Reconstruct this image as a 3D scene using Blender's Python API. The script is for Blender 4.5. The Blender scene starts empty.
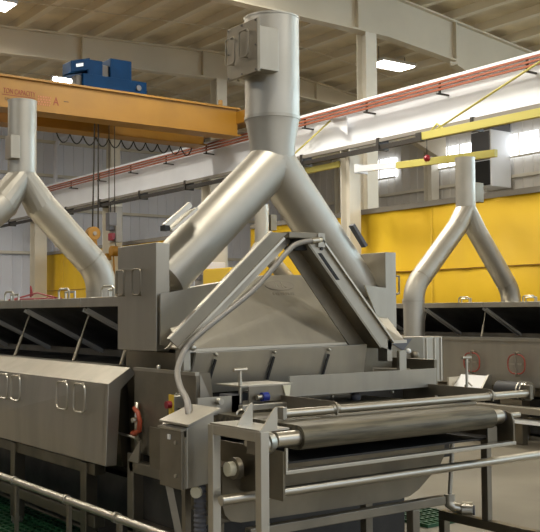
import bpy, bmesh, math, random
from mathutils import Vector, Matrix
random.seed(4)
sc = bpy.context.scene
COL = sc.collection

# ------------------------------------------------------------------ camera
cam = bpy.data.cameras.new('camera'); co = bpy.data.objects.new('camera', cam); COL.objects.link(co)
cam.sensor_width = 36; cam.sensor_fit = 'HORIZONTAL'; cam.lens = 961.7 * 36 / 540; cam.clip_end = 200; cam.clip_start = .05
az, pit, rol = math.radians(36.2275), math.radians(2.765), math.radians(-.397)
fw = Vector((math.sin(az)*math.cos(pit), math.cos(az)*math.cos(pit), math.sin(pit)))
rt = Vector((math.cos(az), -math.sin(az), 0)); up = rt.cross(fw)
rt, up = rt*math.cos(rol)+up*math.sin(rol), -rt*math.sin(rol)+up*math.cos(rol)
co.matrix_world = Matrix(((rt.x, up.x, -fw.x, 0), (rt.y, up.y, -fw.y, 0), (rt.z, up.z, -fw.z, 1.7), (0, 0, 0, 1)))
sc.camera = co

# ------------------------------------------------------------------ world, exposure
w = bpy.data.worlds.new('world'); sc.world = w; w.use_nodes = True
wn_ = w.node_tree; bg = wn_.nodes['Background']; bg.inputs[1].default_value = 1.0
tcw = wn_.nodes.new('ShaderNodeTexCoord'); sep = wn_.nodes.new('ShaderNodeSeparateXYZ'); rampw = wn_.nodes.new('ShaderNodeValToRGB')
wn_.links.new(tcw.outputs['Generated'], sep.inputs[0]); wn_.links.new(sep.outputs[2], rampw.inputs[0]); wn_.links.new(rampw.outputs[0], bg.inputs[0])
er = rampw.color_ramp; er.elements[0].position = 0; er.elements[0].color = (.95, .86, .69, 1); er.elements[1].position = .22; er.elements[1].color = (1.05, 1.28, 1.62, 1)
e_ = er.elements.new(.06); e_.color = (1.0, .96, .88, 1)
sc.view_settings.view_transform = 'Standard'; sc.view_settings.look = 'None'; sc.view_settings.gamma = 1
sc.view_settings.use_curve_mapping = False; sc.view_settings.exposure = 0.0
LAMP_W, LAMP_COL = 335, (1, .94, .82)
WINDOW_E = 3.2

# ------------------------------------------------------------------ materials
def mat(name, col, rough=.5, metal=0, noise=0, scale=8, stretch=(1, 1, 1), bump=0, spec=.5, rvar=0, emit=0, col2=None):
    m = bpy.data.materials.new(name); m.use_nodes = True
    nt = m.node_tree; b = nt.nodes['Principled BSDF']
    b.inputs['Base Color'].default_value = (*col, 1); b.inputs['Roughness'].default_value = rough
    b.inputs['Metallic'].default_value = metal; b.inputs['Specular IOR Level'].default_value = spec
    if emit:
        b.inputs['Emission Color'].default_value = (*col, 1); b.inputs['Emission Strength'].default_value = emit
    if noise or bump or rvar or col2:
        tc = nt.nodes.new('ShaderNodeTexCoord'); mp = nt.nodes.new('ShaderNodeMapping'); mp.inputs['Scale'].default_value = stretch
        nz = nt.nodes.new('ShaderNodeTexNoise'); nz.inputs['Scale'].default_value = scale; nz.inputs['Detail'].default_value = 5
        nt.links.new(tc.outputs['Object'], mp.inputs[0]); nt.links.new(mp.outputs[0], nz.inputs['Vector'])
        if noise or col2:
            mx = nt.nodes.new('ShaderNodeMix'); mx.data_type = 'RGBA'
            c2 = col2 or tuple(c*(1-noise) for c in col)
            mx.inputs[6].default_value = (*col, 1); mx.inputs[7].default_value = (*c2, 1)
            rp = nt.nodes.new('ShaderNodeMapRange'); rp.inputs[1].default_value = .38; rp.inputs[2].default_value = .62
            nt.links.new(nz.outputs[0], rp.inputs[0]); nt.links.new(rp.outputs[0], mx.inputs[0]); nt.links.new(mx.outputs[2], b.inputs['Base Color'])
        if rvar:
            r2 = nt.nodes.new('ShaderNodeMapRange'); r2.inputs[1].default_value = .3; r2.inputs[2].default_value = .7
            r2.inputs[3].default_value = rough-rvar; r2.inputs[4].default_value = rough+rvar
            nt.links.new(nz.outputs[0], r2.inputs[0]); nt.links.new(r2.outputs[0], b.inputs['Roughness'])
        if bump:
            bp = nt.nodes.new('ShaderNodeBump'); bp.inputs['Strength'].default_value = bump; bp.inputs['Distance'].default_value = .01
            nt.links.new(nz.outputs[0], bp.inputs['Height']); nt.links.new(bp.outputs[0], b.inputs['Normal'])
    return m
M = {}
M['steel'] = mat('brushed_steel', (.44, .41, .345), .44, 1, .10, 5, (1, 1, .2), 0, rvar=.05)
M['duct'] = mat('duct_steel', (.50, .475, .415), .50, 1, .08, 3, (1, 1, 1), 0, rvar=.05)
M['dull'] = mat('dull_steel', (.28, .25, .195), .48, 1, .15, 4, rvar=.06)
M['polish'] = mat('polished_steel', (.56, .53, .455), .34, 1, .05, 6)
M['soot_shade'] = mat('soot_and_shade', (.042, .040, .037), .40, .3, .5, 3, rvar=.1)  # soot inside the lids; also near-black paint for shade in gaps
M['black'] = mat('black_rubber', (.012, .012, .012), .6)
M['belt'] = mat('olive_belt', (.155, .135, .09), .5, .35, .55, 14, (.25, 3, 3), .2)
M['trough'] = mat('oiled_steel', (.24, .21, .155), .45, 1, .2, 3, rvar=.08)
M['red'] = mat('orange_red_coating', (.36, .06, .02), .4)
M['oval'] = mat('dull_red_coating', (.30, .05, .03), .45)
M['redrail'] = mat('copper_red_bar', (.30, .085, .04), .5, .1)
M['darkred'] = mat('dark_red_paint', (.25, .01, .02), .4)
M['yellow'] = mat('crane_yellow', (.30, .145, .010), .5, 0, .12, 1.5)
M['paleyellow'] = mat('pale_yellow_paint', (.56, .50, .13), .5)
M['blue'] = mat('trolley_blue', (.001, .027, .085), .6, 0, .2, 2, spec=.1)
M['knobblue'] = mat('knob_blue', (.01, .025, .22), .35)
M['white'] = mat('white_paint', (.80, .82, .86), .5, 0, .06, 1)
M['column'] = mat('column_paint', (.66, .62, .53), .6, 0, .1, 1)
M['beige'] = mat('girder_paint', (.60, .535, .42), .6, 0, .08, .6)
M['roof'] = mat('roof_liner', (.80, .70, .52), .8, 0, .25, .7)
M['purlin'] = mat('purlin_paint', (.70, .63, .50), .7)
M['siding'] = mat('grey_siding', (.74, .75, .82), .55, 0, .08, .3)
M['darkrail'] = mat('dark_rail', (.05, .045, .04), .5, .3)
M['greyrail'] = mat('grey_rail', (.28, .26, .23), .5, .3)
M['floor'] = mat('worn_concrete', (.225, .20, .15), .42, 0, 0, .9, bump=.03, col2=(.175, .155, .115))
M['green'] = mat('green_grating', (.009, .07, .022), .5, 0, .3, 4)
M['paper'] = mat('white_plastic', (.78, .78, .76), .5)
M['cream'] = mat('cream_plastic', (.75, .70, .52), .4)
M['sign_yellow'] = mat('yellow_plate', (.75, .50, .04), .5)
M['sign_red'] = mat('faded_red_lettering', (.20, .016, .006), .6)
M['sign_pink'] = mat('pale_pink_lettering', (.42, .16, .07), .6)
M['sign_dark'] = mat('dark_lettering', (.05, .025, .01), .6)
M['sign_white'] = mat('white_lettering', (.75, .80, .85), .5)
M['lamp'] = mat('lamp_diffuser', (1, .95, .86), .5, emit=14)
M['window'] = mat('daylight_glazing', (.92, .96, 1), .3, emit=WINDOW_E)
M['window_added'] = mat('added_blue_glazing', (.62, .82, 1), .3, emit=8)  # glow for the added windows only
M['darkunit'] = mat('dark_unit', (.10, .10, .11), .5)
M['emblem'] = mat('etched_steel', (.34, .31, .26), .55, 1)
# yellow vinyl curtain, slightly translucent cloth with soft stains
M['curtain'] = mat('yellow_vinyl', (.72, .46, .014), .6, 0, 0, .5, (1, 1, .4), .1, col2=(.67, .415, .011))
M['siding_warm'] = mat('weathered_siding', (.60, .575, .54), .6, 0, .1, .3)
M['shade_brown'] = mat('shading_brown', (.15, .13, .10), .6)  # dark brown for the added left wall and a painted shaded face
M['edge'] = mat('pale_edge_strip', (.55, .53, .48), .5)

# ------------------------------------------------------------------ mesh helpers
def V(*a): return Vector(a)
class MB:
    def __init__(s): s.b = bmesh.new(); s.smooth = False
    def box(s, x0, x1, y0, y1, z0, z1):
        v = [s.b.verts.new((x, y, z)) for x in (x0, x1) for y in (y0, y1) for z in (z0, z1)]
        for f in ((0,1,3,2),(4,6,7,5),(0,4,5,1),(2,3,7,6),(0,2,6,4),(1,5,7,3)): s.b.faces.new([v[i] for i in f])
        return s
    def prism(s, pts, ext):
        pts = [Vector(p) for p in pts]; e = Vector(ext); n = len(pts)
        a = [s.b.verts.new(p) for p in pts]; c = [s.b.verts.new(p+e) for p in pts]
        s.b.faces.new(a); s.b.faces.new(c[::-1])
        for i in range(n): s.b.faces.new((a[i], c[i], c[(i+1) % n], a[(i+1) % n]))
        return s
    def bar(s, p, q, wd, ht, ref=(0, 0, 1)):
        p, q = Vector(p), Vector(q); d = (q-p).normalized(); r = Vector(ref)
        if abs(d.dot(r)) > .98: r = Vector((0, 1, 0))
        u = d.cross(r).normalized(); v = u.cross(d).normalized()
        return s.prism([p+u*a*wd/2+v*b_*ht/2 for a, b_ in ((-1,-1),(1,-1),(1,1),(-1,1))], q-p)
    def tube(s, path, r, n=16, caps=True, closed=False):
        s.smooth = True
        P = [Vector(p) for p in path]; k = len(P); rs = r if isinstance(r, (list, tuple)) else [r]*k
        rings = []; nrm = None
        for i in range(k):
            if closed: t = (P[(i+1) % k]-P[i-1]).normalized()
            else:
                a = (P[i]-P[i-1]).normalized() if i else None; c = (P[i+1]-P[i]).normalized() if i < k-1 else None
                t = (a+c).normalized() if a is not None and c is not None and (a+c).length > 1e-6 else (a if a is not None else c)
            if nrm is None:
                nrm = t.orthogonal().normalized()
            else:
                nrm = (nrm-t*nrm.dot(t)).normalized()
            bi = t.cross(nrm); sc_ = 1.0
            if not closed and 0 < i < k-1:
                ca = a.dot(t); sc_ = 1/max(.5, ca)
                axis = a.cross(c)
            ring = []
            for j in range(n):
                an = 2*math.pi*j/n; off = (nrm*math.cos(an)+bi*math.sin(an))*rs[i]
                if sc_ > 1.001 and axis.length > 1e-5:
                    m = t.cross(axis.normalized()); off += m*off.dot(m)*(sc_-1)
                ring.append(s.b.verts.new(P[i]+off))
            rings.append(ring)
        rng = range(k) if closed else range(k-1)
        for i in rng:
            A, B = rings[i], rings[(i+1) % k]
            for j in range(n): s.b.faces.new((A[j], A[(j+1) % n], B[(j+1) % n], B[j]))
        if caps and not closed: s.b.faces.new(rings[0][::-1]); s.b.faces.new(rings[-1])
        return s
    def cyl(s, p, q, r, n=24): return s.tube([p, q], r, n)
    def ball(s, c, r):
        s.smooth = True
        bmesh.ops.create_icosphere(s.b, subdivisions=2, radius=r, matrix=Matrix.Translation(c)); return s
    def mesh(s, name, off=(0, 0, 0)):
        bmesh.ops.recalc_face_normals(s.b, faces=s.b.faces)
        me = bpy.data.meshes.new(name); o = Vector(off)
        for v in s.b.verts: v.co -= o
        if s.smooth:
            for f in s.b.faces: f.smooth = len(f.verts) <= 4
            for e in s.b.edges:
                if len(e.link_faces) == 2 and e.calc_face_angle(0) > .65: e.smooth = False
        s.b.to_mesh(me); s.b.free(); return me
    def build(s, name, m, parent=None, bev=0, pos=None):
        """pos: origin of a top-level mesh"""
        off = wloc(parent) if parent else Vector(pos or (0, 0, 0))
        me = s.mesh(name, off); o = bpy.data.objects.new(name, me); COL.objects.link(o)
        me.materials.append(M[m] if isinstance(m, str) else m)
        if parent: o.parent = parent; WL[o.name] = off.copy()
        else: o.location = off; WL[o.name] = off.copy()
        if bev:
            md = o.modifiers.new('bevel', 'BEVEL'); md.width = bev; md.segments = 2; md.limit_method = 'ANGLE'; md.angle_limit = .7
        return o
WL = {}
def wloc(o): return WL[o.name].copy()
def tag(o, label=None, cat=None, group=None, kind=None):
    if label: o['label'] = label
    if cat: o['category'] = cat
    if group: o['group'] = group
    if kind: o['kind'] = kind
    return o
def thing(name, label, cat, loc, group=None):
    o = bpy.data.objects.new(name, None); COL.objects.link(o); o.location = loc; WL[o.name] = Vector(loc); o.empty_display_size = .1
    return tag(o, label, cat, group)
def B(*a): return MB().box(*a)
def kids(o): return [c for c in list(COL.objects) if c.parent == o]
def copy_tree(o, shift=None, label=None, parent=None):
    c = o.copy(); COL.objects.link(c); c.parent = parent; WL[c.name] = wloc(o)+(Vector(shift) if shift else Vector())
    if shift: c.location = Vector(o.location)+Vector(shift)
    if label: c['label'] = label
    for k in kids(o): copy_tree(k, None, None, c)
    return c
def loop_pts(c, u, v, a, b_, r, n=5):
    """closed rounded rectangle centred c, half sizes a,b in directions u,v"""
    c, u, v = Vector(c), Vector(u), Vector(v); out = []
    for sx, sy, st in ((1, 1, 0), (-1, 1, 1), (-1, -1, 2), (1, -1, 3)):
        for i in range(n+1):
            t = math.pi/2*(st+i/n); out.append(c+u*(sx*(a-r)+r*math.cos(t))+v*(sy*(b_-r)+r*math.sin(t)))
    return out
def wire_handle(parent, c, u, v, a, b_, n, m='polish', name='handle', t=.009, proud=.035):
    """flat wire loop standing proud of a face with normal n"""
    n = Vector(n); c = Vector(c)
    mb = MB(); mb.tube(loop_pts(c+n*proud, u, v, a, b_, min(a, b_)*.45), t, 8, closed=True)
    for s_ in (-1, 1): mb.cyl(c+Vector(v)*s_*b_, c+Vector(v)*s_*b_+n*proud, t*.9, 8)
    return mb.build(name, m, parent)
def text_mesh(body, size, m, parent, loc, rot, name='lettering', ext=.003, sx=1):
    cu = bpy.data.curves.new('t', 'FONT'); cu.body = body; cu.size = size; cu.extrude = ext; cu.align_x = 'LEFT'
    to = bpy.data.objects.new('t', cu); COL.objects.link(to)
    me = bpy.data.meshes.new_from_object(to.evaluated_get(bpy.context.evaluated_depsgraph_get()))
    bpy.data.objects.remove(to)
    me.transform(Matrix.Translation(loc) @ rot @ Matrix.Diagonal((sx, 1, 1, 1)))
    me.transform(Matrix.Translation(-wloc(parent)))
    me.materials.clear(); me.materials.append(M[m]); me.name = name
    o = bpy.data.objects.new(name, me); COL.objects.link(o); o.parent = parent; WL[o.name] = wloc(parent)
    return o
RX90 = Matrix.Rotation(math.pi/2, 4, 'X')

# ================================================================== SETTING
def struct(o, label=None): tag(o, label, None, None, 'structure'); return o
struct(B(-16, 32, -14, 44, -.15, 0).build('floor', 'floor'), 'worn beige concrete factory floor')
RZ = lambda x: 10.0+.058*x if x < 18 else 11.044-.11*(x-18)
ce = MB()
ce.prism([(-16, -14, RZ(-16)), (18, -14, RZ(18)), (32, -14, RZ(32)), (32, -14, RZ(32)+.2), (18, -14, RZ(18)+.2), (-16, -14, RZ(-16)+.2)], (0, 58, 0))
ceil = struct(ce.build('ceiling', 'roof'), 'beige lined factory roof above the crane')
x = -15.2
while x < 31.5:
    z = RZ(x); B(x, x+.22, -13.9, 43.9, z-.26, z+.02).build('purlin', 'purlin', ceil); x += 1.3
y = 4.5
while y < 42:
    for x0, x1 in ((-15, 18), (18, 31)):
        MB().bar((x0, y, RZ(x0)-.30), (x1, y, RZ(x1)-.30), .025, .025).build('sag_rod', 'beige', ceil)
    y += 4.1
# corrugated metal back and side walls
def corrug(along, a0, a1, z0, z1, fixed, sgn):
    mb = MB(); prof = []; a = a0
    while a < a1:
        prof += [(a, 0), (a+.26, 0), (a+.28, .03), (a+.31, .03), (a+.33, 0)]; a += .48
    prof += [(a1+.1, 0), (a1+.1, -.15), (a0, -.15)]
    if along == 'x': mb.prism([(p, fixed-q*sgn, z0) for p, q in prof], (0, 0, z1-z0))
    else: mb.prism([(fixed-q*sgn, p, z0) for p, q in prof], (0, 0, z1-z0))
    return mb
wb = struct(corrug('x', -16, 30, 0, 11.2, 40, 1).build('wall_back', 'siding'), 'grey ribbed metal wall at the far end')
for z in (2.2, 4.3, 6.25, 7.75, 9.25): B(-15.9, 29.8, 39.8, 39.96, z, z+.12).build('girt', 'column', wb)
wr = struct(corrug('y', -14, 40, 0, 10.2, 30, 1).build('wall_right', 'siding_warm'), 'grey ribbed metal wall behind the yellow curtain')
for z in (2.2, 4.3, 5.9, 6.9): B(29.8, 29.96, -13, 39.7, z, z+.12).build('girt', 'column', wr)
for i, (y0, y1) in enumerate(((-11.5, 0), (1.5, 11.5), (22.2, 25.2), (26.6, 28.6), (31.2, 34.0))):
    wn = struct(B(29.80, 29.96, y0, y1, 7.75, 8.6).build('window_%d' % (i+1), 'window'), 'bright high strip window in the right wall') if i > 1 else struct(B(29.80, 29.96, y0, y1, 5.2, 9.0).build('window_%d' % (i+1), 'window_added'), 'unseen tall glowing window added in the right wall for blue reflections')  # first two are unseen windows, added to put blue reflections on the ducts
    B(29.74, 29.82, y0-.05, y1+.05, 7.68 if i > 1 else 5.13, 7.75 if i > 1 else 5.2).build('window_sill', 'column', wn)
    for yy in (y0+(y1-y0)/3, y0+2*(y1-y0)/3): B(29.75, 29.8, yy-.025, yy+.025, 7.75 if i > 1 else 5.2, 8.6 if i > 1 else 9.0).build('mullion', 'column', wn)

# unseen left wall, added dark to dim the left-facing steel
wl = struct(corrug('y', -14, 40, 0, 7.2, -16, -1).build('wall_left_added', 'shade_brown'), 'unseen brown ribbed wall added at left to darken reflections')
# high-bay lamps hung below the purlins
def lamp(x, y, label):
    z = RZ(x)-.62
    t = thing('high_bay_lamp', label, 'ceiling light', (x, y, z), 'high bay lamps under the roof')
    B(x-.75, x+.75, y-.42, y+.42, z+.03, z+.13).build('housing', 'white', t, .01)
    B(x-.70, x+.70, y-.37, y+.37, z, z+.03).build('diffuser', 'lamp', t)
    for dx in (-.6, .6): MB().cyl((x+dx, y, z+.1), (x+dx, y, RZ(x+dx)), .012, 8).build('hanger', 'darkrail', t)
    L = bpy.data.lights.new('lamp_light', 'AREA'); L.shape = 'RECTANGLE'; L.size = 1.4; L.size_y = .75; L.energy = LAMP_W; L.color = LAMP_COL
    lo = bpy.data.objects.new('lamp_light', L); COL.objects.link(lo); lo.parent = t; lo.location = (0, 0, -.02)
lamp(22.3, 23.4, 'bright rectangular ceiling lamp right of the tall column')
lamp(8.75, 24.6, 'bright ceiling lamp at the upper left corner of the view')
OFF = 'unseen rectangular ceiling lamp added to brighten the hall'
for x, y in ((3, 3.2), (3.2, 15), (-5, 9), (9, -4), (8.5, 14), (18.5, 7), (-4, 20), (24, 8), (-2, 28), (27, 12), (3.5, 35), (11.5, 13), (12, 17.5), (4, 30), (0, 24)): lamp(x, y, OFF)  # unseen lamps added to brighten walls, runway web and machines

# roof frames: tapered girders with stiffeners, and the columns under them
def girder(y, prof, label, stiff):
    """prof: (x, z_bottom) list, top follows the roof"""
    t = thing('roof_girder', label, 'girder', (prof[0][0], y, prof[0][1]), 'roof girders')
    top = [(x, RZ(x)-.27) for x, _ in prof]
    poly = [(x, y-.02, z) for x, z in prof]+[(x, y-.02, z) for x, z in top[::-1]]
    MB().prism(poly, (0, .04, 0)).build('web', 'beige', t)
    mb = MB()
    for (xa, za), (xb, zb) in zip(prof, prof[1:]): mb.bar((xa, y, za-.01), (xb, y, zb-.01), .32, .05)
    mb.build('bottom_flange', 'beige', t)
    mb = MB()
    for (xa, za), (xb, zb) in zip(top, top[1:]): mb.bar((xa, y, za), (xb, y, zb), .32, .05)
    mb.build('top_flange', 'beige', t)
    for sx in stiff:
        zb = next(za+(zb-za)*(sx-xa)/(xb-xa) for (xa, za), (xb, zb) in zip(prof, prof[1:]) if xa <= sx <= xb)
        B(sx-.02, sx+.02, y-.15, y+.15, zb, RZ(sx)-.28).build('stiffener', 'beige', t)
    return t
girder(27.8, [(-15.5, 8.35), (10.4, 9.55), (18.2, 9.85), (25, 9.5), (29.5, 7.9)], 'deep beige roof girder behind the blue crane trolley', (6, 13, 17.5, 19, 22.5))
girder(19.8, [(-15.5, 8.35), (10.4, 9.55), (18.6, 9.5), (21.4, 9.22), (21.42, 9.1), (23.2, 8.55), (29.9, 7.2)], 'deep beige roof girder at upper right above the white runway beam', (13, 17.5, 21.4))
girder(35.8, [(-15.5, 8.6), (10.4, 9.7), (18.2, 9.95), (25, 9.7), (29.9, 9.0)], 'farthest beige roof girder, nearest the back wall', (13, 18.2))
def hcol(name, x, y, z1, d, label, group, m='column'):
    t = thing(name, label, 'column', (x, y, 0), group)
    h = d/2
    B(x-h, x+h, y-h, y-h+.03, .03, z1).build('flange', m, t); B(x-h, x+h, y+h-.03, y+h, .03, z1).build('flange', m, t)
    B(x-.012, x+.012, y-h+.03, y+h-.03, .03, z1).build('web', m, t)
    B(x-h-.06, x+h+.06, y-h-.06, y+h+.06, 0, .03).build('base_plate', m, t)
    return t
hcol('roof_column', 17.9, 19.8, 9.45, .40, 'tall pale roof column standing right of the big duct', 'roof columns')
hcol('roof_column', 18.2, 27.8, 9.80, .42, 'pale roof column seen between crane girder and big duct stack', 'roof columns')
hcol('roof_column', 18.2, 35.8, 9.90, .42, 'pale roof column farthest back, beside the back wall', 'roof columns')
hcol('runway_column', 15.12, 17.35, 5.58, .34, 'pale crane runway column in front of the yellow curtain', 'runway columns')
hcol('runway_column', 15.12, 23.4, 5.58, .5, 'pale crane runway column half hidden by the big left duct leg', 'runway columns')
hcol('runway_column', 15.12, 29.8, 5.58, .5, 'pale crane runway column behind the hanging yellow hook block', 'runway columns')
hcol('runway_column', 15.12, 36.2, 5.58, .5, 'far pale crane runway column at the left end of the curtain', 'runway columns')

# ================================================================== CRANE RUNWAY
t = thing('runway_beam', 'long white crane runway beam crossing the hall behind the ducts', 'beam', (15.12, 5, 5.58))
Y0, Y1 = 6, 39.5
B(15.10, 15.14, Y0, Y1, 5.66, 6.58).build('web', 'white', t)
B(14.92, 15.32, Y0, Y1, 6.58, 6.63).build('top_flange', 'white', t)
B(14.92, 15.32, Y0, Y1, 5.60, 5.66).build('bottom_flange', 'white', t)
B(15.08, 15.16, Y0, Y1, 6.63, 6.72).build('crane_rail', 'white', t)
t = thing('conductor_bars', 'red conductor bars running along the white runway beam', 'power rail', (14.85, 6, 6.3))
for k, z in enumerate((6.38, 6.46, 6.54)): B(14.78, 14.82, Y0, Y1, z-.022, z+.022).build('bar', 'redrail', t)
for yy in [7.2+i*2.3 for i in range(14)]:
    B(14.75, 15.10, yy, yy+.05, 6.28, 6.31).build('bracket', 'darkrail', t); B(14.82, 14.85, yy, yy+.05, 6.28, 6.56).build('bracket', 'darkrail', t)
t = thing('festoon_track', 'dark twin rail track under the white runway beam', 'rail', (14.8, 6, 5.4))
B(14.72, 14.80, Y0, Y1, 5.52, 5.60).build('rail', 'greyrail', t); B(14.74, 14.84, Y0, Y1, 5.36, 5.46).build('rail', 'darkrail', t)
for yy in [7.5+i*2.8 for i in range(12)]: B(14.70, 15.02, yy, yy+.08, 5.34, 5.62).build('clamp', 'darkrail', t)

# yellow overhead crane
t = thing('bridge_crane', 'yellow double girder bridge crane spanning the hall at upper left', 'crane', (0, 21.3, 6.45))
g = B(-15.5, 14.55, 21.3, 21.75, 6.48, 7.2).build('front_girder', 'yellow', t, .01)
B(-15.5, 14.6, 21.22, 21.83, 7.17, 7.22).build('flange', 'yellow', g); B(-15.5, 14.6, 21.22, 21.83, 6.45, 6.49).build('flange', 'yellow', g)
g = B(-15.5, 14.55, 23.0, 23.45, 6.48, 7.2).build('rear_girder', 'yellow', t, .01)
B(-15.5, 14.6, 22.92, 23.53, 7.17, 7.22).build('flange', 'yellow', g); B(-15.5, 14.6, 22.92, 23.53, 6.45, 6.49).build('flange', 'yellow', g)
e = B(14.5, 15.0, 20.3, 24.5, 6.78, 7.12).build('end_truck', 'yellow', t, .02)
for yy in (20.7, 24.1): MB().cyl((15.0, yy, 6.86), (15.22, yy, 6.86), .14).build('wheel', 'darkrail', e)
MB().cyl((14.2, 21.6, 7.24), (14.2, 21.6, 7.45), .06).build('beacon', 'yellow', t)
text_mesh('TON CAPACITY', .17, 'sign_red', t, Vector((8.02, 21.297, 6.80)), RX90 @ Matrix.Rotation(-.012, 4, 'Z'), sx=.64, ext=.004)
B(8.0, 8.80, 21.292, 21.30, 6.755, 6.768).build('underline', 'sign_red', t)
text_mesh('S/N', .10, 'sign_dark', t, Vector((8.06, 21.297, 6.63)), RX90, sx=.7)
mb = MB(); xx = 8.24
for i in range(9): wv = random.uniform(.02, .045); mb.box(xx, xx+wv, 21.292, 21.3, 6.635, 6.70); xx += wv+.02
mb.build('worn_lettering', 'sign_dark', t)
mb = MB()
for r_ in range(4):
    xx = 8.86
    while xx < 9.17: wv = random.uniform(.03, .06); mb.box(xx, xx+wv, 21.292, 21.3, 6.62+r_*.06, 6.66+r_*.06); xx += wv+.016
mb.build('faded_lettering', 'sign_pink', t)
text_mesh('A', .28, 'sign_red', t, Vector((9.25, 21.297, 6.66)), RX90, sx=.75)
B(9.52, 9.64, 21.292, 21.3, 6.77, 6.79).build('dash_mark', 'sign_dark', t)

t = thing('crane_trolley', 'dark blue hoist trolley riding on the yellow crane', 'hoist trolley', (10.6, 22, 7.22))
B(10.05, 11.80, 21.35, 21.75, 7.24, 7.56).build('end_frame', 'blue', t, .015)
B(10.05, 11.80, 23.0, 23.4, 7.24, 7.56).build('end_frame', 'blue', t, .015)
B(10.85, 11.45, 21.5, 22.5, 7.56, 8.08).build('drum_housing', 'blue', t, .02)
B(10.2, 10.62, 21.45, 22.9, 7.46, 7.95).build('motor_housing', 'blue', t, .02)
lf = MB().prism([(9.70, 21.3, 7.52), (10.2, 21.3, 7.66), (10.2, 21.3, 7.94), (9.70, 21.3, 7.80)], (0, .5, 0)).build('side_cover', 'blue', t, .01)
MB().prism([(9.83, 21.29, 7.655), (10.02, 21.29, 7.71), (10.02, 21.29, 7.79), (9.83, 21.29, 7.735)], (0, .012, 0)).build('white_nameplate', 'sign_white', lf)
B(9.9, 10.2, 21.45, 21.7, 7.26, 7.52).build('gearbox', 'darkrail', t, .02)
B(10.62, 10.85, 21.6, 22.6, 7.56, 7.9).build('drum', 'darkrail', t)
MB().cyl((11.55, 21.34, 7.38), (11.55, 21.30, 7.38), .07).build('wheel_cap', 'darkunit', t)
MB().cyl((11.80, 21.55, 7.36), (11.90, 21.55, 7.36), .05).build('buffer', 'black', t)
t = thing('floodlight_bar', 'row of four glaring floodlights beside the blue trolley', 'light', (9.5, 21.5, 7.2))
B(9.28, 9.76, 21.42, 21.5, 7.22, 7.40).build('bracket', 'darkrail', t)
for i in range(4): MB().cyl((9.34+i*.115, 21.42, 7.32), (9.34+i*.115, 21.32, 7.30), .055, 16).build('lamp_head', 'lamp', t)

t = thing('hook_block', 'yellow hook block hanging on wire ropes under the crane', 'hook', (10.75, 22.2, 3.4))
MB().cyl((10.71, 22.08, 3.72), (10.71, 22.28, 3.72), .175).build('sheave_cover', 'yellow', t, .02)
MB().cyl((10.71, 22.05, 3.72), (10.71, 22.08, 3.72), .05).build('sheave_pin', 'greyrail', t)
MB().bar((10.71, 22.18, 3.58), (10.75, 22.18, 3.32), .16, .14).build('hook_body', 'yellow', t, .02)
hk = [(10.75+.10*math.sin(a), 22.18, 3.18+.12*math.cos(a)) for a in [i*.3 for i in range(16)]]
MB().tube(hk, [.045-.0015*i for i in range(16)], 10).build('hook', 'redrail', t)
for dx, z in ((-.08, 3.7), (.08, 3.7)):
    for dy in (0, .03): MB().cyl((10.74+dx+dy, 22.12+dy, z), (10.78+dx*.5+dy, 22.12+dy, 7.62), .012, 6).build('wire_rope', 'darkrail', t)
t = thing('control_pendant', 'dark crane pendant control on thin cables right of the hook', 'controller', (11.1, 22.3, 4.1))
for dx in (0, .16): MB().cyl((11.22+dx, 22.3, 4.3), (11.22+dx, 22.3, 7.58), .012, 6).build('cable', 'darkrail', t)
B(11.2, 11.42, 22.24, 22.36, 3.95, 4.3).build('pendant_box', 'darkunit', t, .02)
fp = []
for i in range(0, 11*10+1):
    xx = 10.3+i*.0378; fp.append((xx, 23.5, 6.455-.24*abs(math.sin(math.pi*i/10))**.8))
tag(MB().tube(fp, .017, 6).build('festoon_cable', 'black', pos=(10.3, 23.6, 6.4)), 'black looped festoon cable hanging under the yellow crane', 'cable')

# yellow light rails + jib at right
t = thing('jib_rail', 'pale yellow jib rail with slanted brace rod at upper right', 'rail', (14.4, 12, 5.4))
MB().bar((14.4, 14.25, 5.36), (14.4, 8, 5.32), .10, .16).build('rail', 'paleyellow', t, .005)
B(14.33, 14.47, 14.2, 14.36, 5.26, 5.44).build('end_stop', 'darkrail', t)
MB().cyl((14.4, 13.9, 5.42), (14.4, 8.0, 7.3), .022, 8).build('brace_rod', 'paleyellow', t)
MB().tube([(14.4, 14.0, 5.42), (14.4, 13.8, 5.56), (14.4, 13.62, 5.42)], .02, 8).build('brace_hook', 'paleyellow', t)
MB().cyl((14.4, 8.0, 7.3), (14.4, 6.5, RZ(14.4)-.2), .02, 8).build('hanger', 'paleyellow', t)
MB().cyl((14.4, 14.1, 5.3), (14.4, 14.1, 4.95), .01, 6).build('hoist_chain', 'darkrail', t)
MB().ball((14.4, 14.1, 4.88), .075).build('chain_ball', 'darkred', t)
t = thing('wall_jib', 'lower yellow jib arm fixed by a white bracket to the column', 'jib', (14.9, 16.8, 5))
MB().bar((14.8, 15.4, 4.93), (14.8, 12.6, 4.82), .09, .15).build('arm', 'paleyellow', t, .005)
MB().bar((14.8, 16.79, 5.02), (14.8, 15.4, 4.94), .10, .14).build('bracket_arm', 'white', t)
B(14.76, 15.1, 16.7, 16.80, 4.92, 5.13).build('mounting_plate', 'white', t)

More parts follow.
